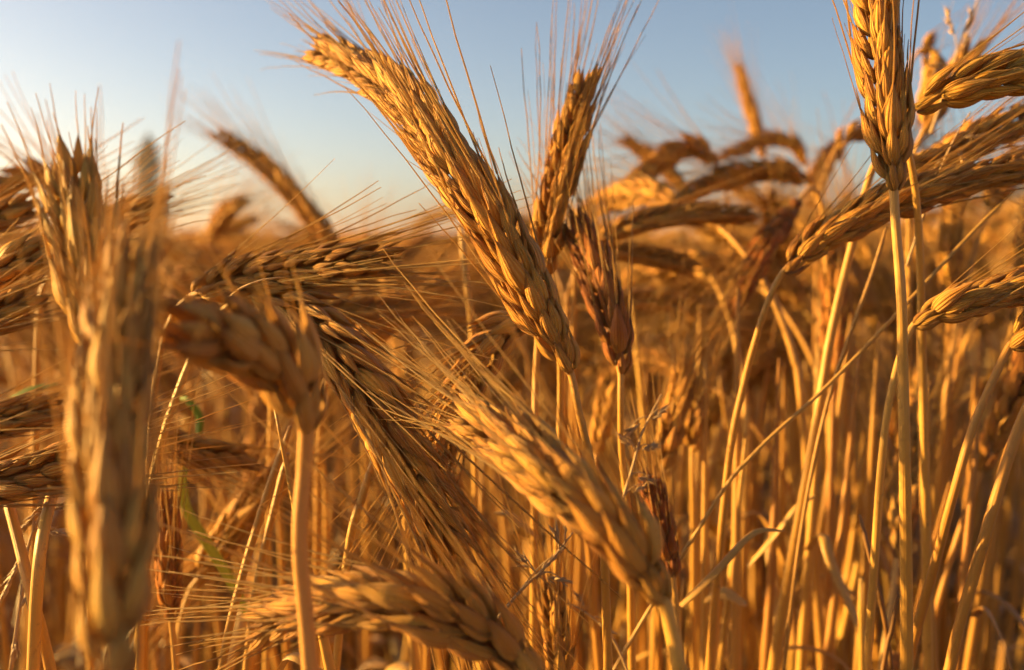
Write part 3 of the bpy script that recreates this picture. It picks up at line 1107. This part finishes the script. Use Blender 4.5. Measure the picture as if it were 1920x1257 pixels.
for b, a in near:
    inview = abs(a / b) < .56
    if cnt < N_IND and inview:
        k = random.randrange(10)
        ms, me_, h = M0[k]
        sc = float(np.clip(want_top(a, b) / h, .86, 1.14))
        root = bpy.data.objects.new('wheat_plant', None)
        COL.objects.link(root)
        root.location = (a, b, 0)
        rz = random.uniform(0, 6.283)
        if b < .62:      # those in front bend aside or away, into the crop
            rz = random.uniform(-.15, 3.3)
        root.rotation_euler = (R(random.gauss(0, 2.2)), R(random.gauss(0, 2.2)), rz)
        root.scale = (sc, sc, sc)
        for z in ZONES:
            if z[0] <= a / b < z[1]:
                tag(root, z[2], 'wheat', z[3])
        tn = random.choice(TONES)
        for o in (add_obj('stem', ms, root), add_obj('ear', me_, root)):
            o.color = (*tn, 1)
        cnt += 1
    else:
        rest.append((a, b))


for b, a in bare:
    if abs(a / b) > .58:
        continue
    st, lf = random.choice(BARE)
    sc = float((CAM_H + np.interp(a / b, [-.4, 0, .2, .5], [-.075, -.058, -.024, -.010]) - abs(random.gauss(0, .03))) / .955)
    root = bpy.data.objects.new('stalk', None)
    COL.objects.link(root)
    root.location = (a, b, 0)
    root.rotation_euler = (R(random.gauss(0, 2.0)), R(random.gauss(1.2, 2.4)), random.uniform(0, 6.283))
    root.scale = (sc, sc, sc)
    for z in ZONES:
        if z[0] <= a / b < z[1]:
            tag(root, z[2].replace('golden wheat stalk', 'bare earless straw'), 'stalk', z[3].replace('wheat stalks', 'bare straws'))
    tn = random.choice(TONES)
    add_obj('stem', st, root).color = (*tn, 1)
    for q in lf:
        add_obj('leaf', q, root).color = (*tn, 1)


def scatter(name, pts, T, label, flatten=1.0):
    V, FF, TT, AA, RR = [], [], [], [], []
    n = 0
    groups = {}
    for a, b in pts:
        groups.setdefault(random.randrange(len(T)), []).append((a, b))
    out = {0: [], 1: []}
    for k, lst in groups.items():
        tops = T[k][2]
        m = len(lst)
        ang = RNG.uniform(0, 6.283, m)
        sc = np.clip(np.array([want_top(a, b) for a, b in lst]) / tops, .8, 1.15)
        c, s = np.cos(ang) * sc, np.sin(ang) * sc
        M = np.zeros((m, 3, 3))
        M[:, 0, 0], M[:, 0, 1], M[:, 1, 0], M[:, 1, 1], M[:, 2, 2] = c, -s, s, c, sc
        M[:, 0, 2] = RNG.normal(0, .03, m)
        M[:, 1, 2] = RNG.normal(0, .03, m)
        loc = np.array([(a, b, 0) for a, b in lst])
        rn = RNG.uniform(0, 1, m)
        for part in (0, 1):
            v, f, t, a, r = T[k][part]
            vv = np.einsum('mij,nj->mni', M, v) + loc[:, None]
            ff = f[None] + (np.arange(m) * len(v))[:, None, None]
            out[part].append((vv.reshape(-1, 3), ff.reshape(-1, 4), np.tile(t, m), np.tile(a, m), (r[None] + rn[:, None]).ravel()))
    obs = []
    for part, mat in ((0, STEM), (1, HUSK)):
        n = 0
        v_, f_, t_, a_, r_ = [], [], [], [], []
        for v, f, t, a, r in out[part]:
            v_.append(v); f_.append(f + n); t_.append(t); a_.append(a); r_.append(r)
            n += len(v)
        obs.append(mesh_from(name, np.concatenate(v_), np.concatenate(f_), np.concatenate(t_), np.concatenate(a_), np.concatenate(r_), mat))
    root = bpy.data.objects.new(name, None)
    COL.objects.link(root)
    tag(root, label, 'crop', None, 'stuff')
    for nm, me in zip(('stems', 'ears'), obs):
        o = add_obj(nm, me, root)
        o['kind'] = 'stuff'
    return sum(len(m.polygons) for m in obs)


# dead leaves among the stems, coloured dull to put shade into the gaps
mb = MB()
rg = np.random.default_rng(77)
for i in range(9000):
    d = math.sqrt(rg.uniform(.44 ** 2, 2.3 ** 2))
    a = rg.uniform(-.62, .62) * d
    z0 = rg.uniform(.25, .84 if d > .7 else .80)
    an = rg.uniform(0, 6.283)
    e = np.array((math.cos(an), math.sin(an), 0))
    q = np.linspace(0, 1, 6)[:, None]
    L = rg.uniform(.06, .17)
    blade(mb, np.array((a, d, z0)) + e * q * L * rg.uniform(.3, .9) + np.array((0, 0, 1)) * (rg.uniform(-.02, .08) * q - rg.uniform(.05, .2) * q * q), rg.uniform(.003, .0055), (0.1, 0, 1), rg.uniform(0, 1))
DULL = make_stem_mat('dead_leaf', [(0, (.16, .085, .03)), (.6, (.24, .14, .05)), (.85, (.15, .14, .04)), (1, (.30, .19, .07))])
tag(add_obj('dead_leaves', mb.mesh('dead_leaves', DULL)), 'dead leaves, dull to darken the gaps, hanging between the stems below the ears', 'leaves', None, 'stuff')

tot = 0
x, y = field_points(1.55, 3.0, 190)
tot += scatter('standing_crop', rest + list(zip(x, y)), T1, 'mass of blurred golden wheat beyond the nearest stalks')
x, y = field_points(3.0, 8.0, 75, 1.2)
tot += scatter('far_crop', list(zip(x, y)), T2, 'soft golden band of wheat ears reaching to the horizon')
x, y = field_points(8.0, 24.0, 12, 1.15)
tot += scatter('farthest_crop', list(zip(x, y)), T3, 'hazy golden line of wheat just under the horizon')
# unseen rest of the field, added for warm bounce and to block side sun
pts = []
for i in range(4600):
    if i < 1700:
        a, b = RNG.uniform(-2.6, 2.8), RNG.uniform(-2.6, 1.2)
    else:
        a, b = RNG.uniform(-4.5, -.4), RNG.uniform(-.3, 5.0)
    if b > .25 and abs(a) < .515 * 1.38 * b + .02:
        continue
    if math.hypot(a, b) < .42 or (a < 0 and b > -.3 and a > -.8 - .3 * b):  # left side kept open so sunlight reaches the front ears
        continue
    pts.append((a, b))
tot += scatter('surrounding_crop', pts, T3, 'unseen rest of the wheat field around the viewpoint, added to bounce and block light')
print('individuals', cnt + len(PLANTS), 'crop polys', tot, 'objects', len(S.objects))

# ------------------------------------------------------------------ evening haze over the field
hm = bpy.data.materials.new('haze')
hm.use_nodes = True
hn = hm.node_tree
hn.nodes.clear()
ho = hn.nodes.new('ShaderNodeOutputMaterial')
hp = hn.nodes.new('ShaderNodeVolumePrincipled')
hp.inputs['Color'].default_value = (.93, .94, .96, 1)
hp.inputs['Density'].default_value = .0019
hp.inputs['Anisotropy'].default_value = .73
hn.links.new(hp.outputs[0], ho.inputs['Volume'])
X0, X1, Y0, Y1, Z0, Z1 = -4600, 4600, -260, 6100, -1.0, 15.0
hz = bpy.data.meshes.new('haze')
hz.from_pydata([(x, y, z) for x in (X0, X1) for y in (Y0, Y1) for z in (Z0, Z1)], [],
               [(0, 1, 3, 2), (4, 6, 7, 5), (0, 4, 5, 1), (2, 3, 7, 6), (0, 2, 6, 4), (1, 5, 7, 3)])
hz.materials.append(hm)
tag(add_obj('haze', hz), 'thin evening haze over the field', 'haze', None, 'stuff')
